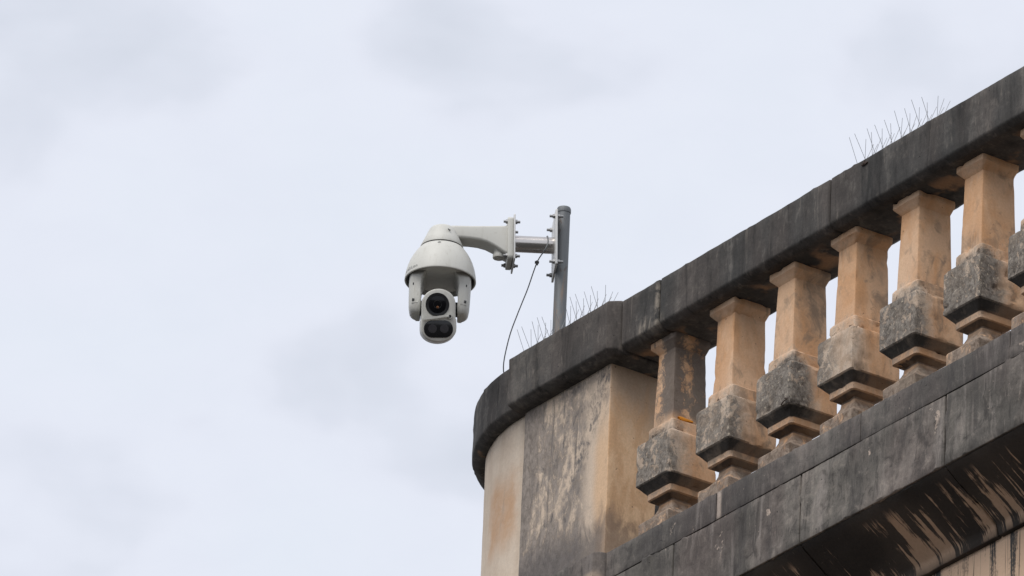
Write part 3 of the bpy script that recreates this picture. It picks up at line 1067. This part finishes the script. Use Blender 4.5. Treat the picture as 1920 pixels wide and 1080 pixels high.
tube_along(bm, [HL(lc[0] + 0.0135 * math.cos(2 * math.pi * k / 32), lc[1] + 0.0135 * math.sin(2 * math.pi * k / 32), 0.0050) for k in range(33)], 0.0007, 6)
from_bm('lens_ring', bm, 'black', sc, 60)
bm = bmesh.new()
lathe(bm, [(0.0, 0.0052), (0.0040, 0.0051), (0.0048, 0.0047), (0.0048, 0.003)], HL(lc[0] + 0.0005, lc[1] - 0.0095, 0.0006), 24, HVh, HRt)
from_bm('lens_reflex', bm, 'amber', sc, 60)  # orange reflection put on the glass as a small coloured disc
bm = bmesh.new()
slab_poly(bm, rrect(0.0505, 0.0300, 0.0285, 10, -0.001, -0.0485), HL, -0.004, 0.0028, 0.0015)
from_bm('infrared_window', bm, 'window', sc, 35)
for du in (-0.0215, 0.0195):
    bm = bmesh.new()
    lathe(bm, [(0.0, 0.0034), (0.006, 0.0036), (0.0115, 0.0034), (0.0150, 0.0030), (0.0155, 0.002)], HL(du, -0.0475, 0.0), 32, HVh, HRt)
    from_bm('infrared_lamp', bm, 'lamp', sc, 50)
bm = bmesh.new()
pw = [(-0.0585, -0.0180), (-0.0570, -0.0115), (0.018, -0.0010), (0.032, -0.0005), (0.036, -0.0060), (0.020, -0.0078), (-0.020, -0.0145)]
slab_poly(bm, pw, HL, 0.0045, 0.0125, 0.0012)
wp = from_bm('wiper', bm, 'shell', sc, 35)
bm = bmesh.new()
bar(bm, HL(0.0385, -0.0045, -0.001), HL(0.0385, -0.0045, 0.0080), 0.0098, 0.0088, 24)
from_bm('wiper_pivot', bm, 'shell', sc, 40)
bm = bmesh.new()
bar(bm, HL(0.0385, -0.0045, 0.0075), HL(0.0385, -0.0045, 0.0090), 0.0048, 0.0045, 16)
from_bm('wiper_screw', bm, 'black', sc, 40)

# hanging cable
cab = thing('cable', 'thin grey cable drooping from the steel tube down behind the curved coping', 'cable', (-0.66, -0.07, 0.74))
cp = [L(0.056, 0.004, 0.0318), L(0.054, -0.016, 0.0285), L(0.053, -0.0315, 0.0105), L(0.0545, -0.0355, -0.010), L(0.0655, -0.034, -0.036), Vector((-0.6152, -0.0248, 1.0771)),
      Vector((-0.6643, -0.0255, 0.996)), Vector((-0.6911, -0.0276, 0.9537)), Vector((-0.7178, -0.0298, 0.9114)), Vector((-0.7542, -0.0312, 0.8523)), Vector((-0.7909, -0.0253, 0.7851)), Vector((-0.8115, -0.0160, 0.7433)), Vector((-0.8200, 0.000, 0.7265)), Vector((-0.8160, 0.050, 0.7252)), Vector((-0.800, 0.140, 0.7252))]
bm = bmesh.new()
tube_along(bm, smooth_line(cp, 10), 0.0021, 8)
from_bm('sheath', bm, 'cable', cab, 60)
bm = bmesh.new()
bar(bm, Vector((-0.6152, -0.0248, 1.0771)) - RT * 0.008, Vector((-0.6152, -0.0248, 1.0771)) + RT * 0.007, 0.0052, 0.0045, 10)
bar(bm, Vector((-0.6152, -0.0248, 1.0771)) - ZV * 0.010, Vector((-0.6152, -0.0248, 1.0771)) + ZV * 0.006, 0.0042, 0.0042, 10)
from_bm('cable_tie', bm, 'black', cab, 30)

# ----------------------------------------------------------------------------
# bird spikes
# ----------------------------------------------------------------------------
rnd = random.Random(5)


def spikes(label, x0, x1, y, z, step=0.050, tall=0.118):
    t = thing('bird_spike_strip', label, 'bird spikes', ((x0 + x1) / 2, y, z), 'wire bird spike strips on the coping')
    bm = bmesh.new()
    slab_poly(bm, [(x0 - 0.02, y - 0.011), (x1 + 0.02, y - 0.011), (x1 + 0.02, y + 0.011), (x0 - 0.02, y + 0.011)], lambda u, v, d: Vector((u, v, d)), z + 0.0005, z + 0.006, 0.001)
    from_bm('base_strip', bm, 'strip', t, 30)
    x = x0
    while x <= x1:
        for dx, lean, along, ln in ((0.0, -0.42, -0.04, 1.0), (0.012, 0.34, 0.05, 1.0), (0.026, -0.06, 0.03, 0.93), (0.038, 0.42, 0.10, 0.88)):
            d = Vector((along + rnd.uniform(-0.07, 0.07), lean + rnd.uniform(-0.06, 0.06), 1.0)).normalized()
            b0 = Vector((x + dx + rnd.uniform(-0.003, 0.003), y, z + 0.004))
            bm = bmesh.new()
            bar(bm, b0, b0 + d * tall * ln * rnd.uniform(0.95, 1.05), 0.00085, 0.00075, 5)
            from_bm('spike', bm, 'wire', t, 60)
        x += step
    return t


spikes('bird spikes on the long coping high above the balusters, away from the pole', 1.225, 1.675, 0.020, 0.7215)
spikes('bird spikes on the pier coping at the left of the pole', -0.690, -0.500, 0.000, 0.7255, 0.040)
spikes('bird spikes on the pier coping at the right of the pole', -0.455, -0.235, 0.000, 0.7255, 0.042)

# ----------------------------------------------------------------------------
# small marks
# ----------------------------------------------------------------------------
bm = bmesh.new()
pts = []
for k in range(14):
    t = 2 * math.pi * k / 14
    q = 1 + 0.22 * math.sin(3 * t + 1) + 0.1 * math.sin(7 * t)
    pts.append((0.088 + 0.030 * q * math.cos(t), 0.2235 + 0.0062 * q * math.sin(t)))
slab_poly(bm, pts, lambda u, v, d: Vector((d, u, v)), 0.152, 0.1625, 0.002)
li = from_bm('lichen_patch', bm, 'lichen', None, 40)
tag(li, 'small bright orange lichen patch at the foot of the first baluster shaft', 'lichen')
bm = bmesh.new()
tube_along(bm, [(0.8480, -0.003, 0.0005), (0.8560, -0.005, 0.0035), (0.8715, -0.006, 0.008), (0.8880, -0.006, 0.0090), (0.8840, -0.006, 0.0120), (0.8700, -0.005, 0.0165)], 0.0021, 7)
wr = from_bm('bent_wire', bm, 'rust', None, 60)
tag(wr, 'small rusty bent wire on the lower edge of the third baluster block', 'wire')
bm = bmesh.new()
hp = Vector((1.3245, -0.0305, 0.7005))  # shade inside a hole given as a raised dark disc, with a pin
slab_poly(bm, [(hp.x + 0.017 * math.cos(2 * math.pi * k / 16), hp.z + 0.0055 * math.sin(2 * math.pi * k / 16) * (1 + 0.3 * math.sin(3 * k))) for k in range(16)], lambda u, v, d: Vector((u, d, v)), -0.022, -0.0345, 0.002)
bar(bm, hp + Vector((-0.003, 0.0, 0.012)), hp + Vector((-0.002, -0.006, -0.002)), 0.0022, 0.0022, 7)
ho = from_bm('dark_hole_disc', bm, 'rust', bal, 40)  # dark rust colour stands in for the shade inside the hole
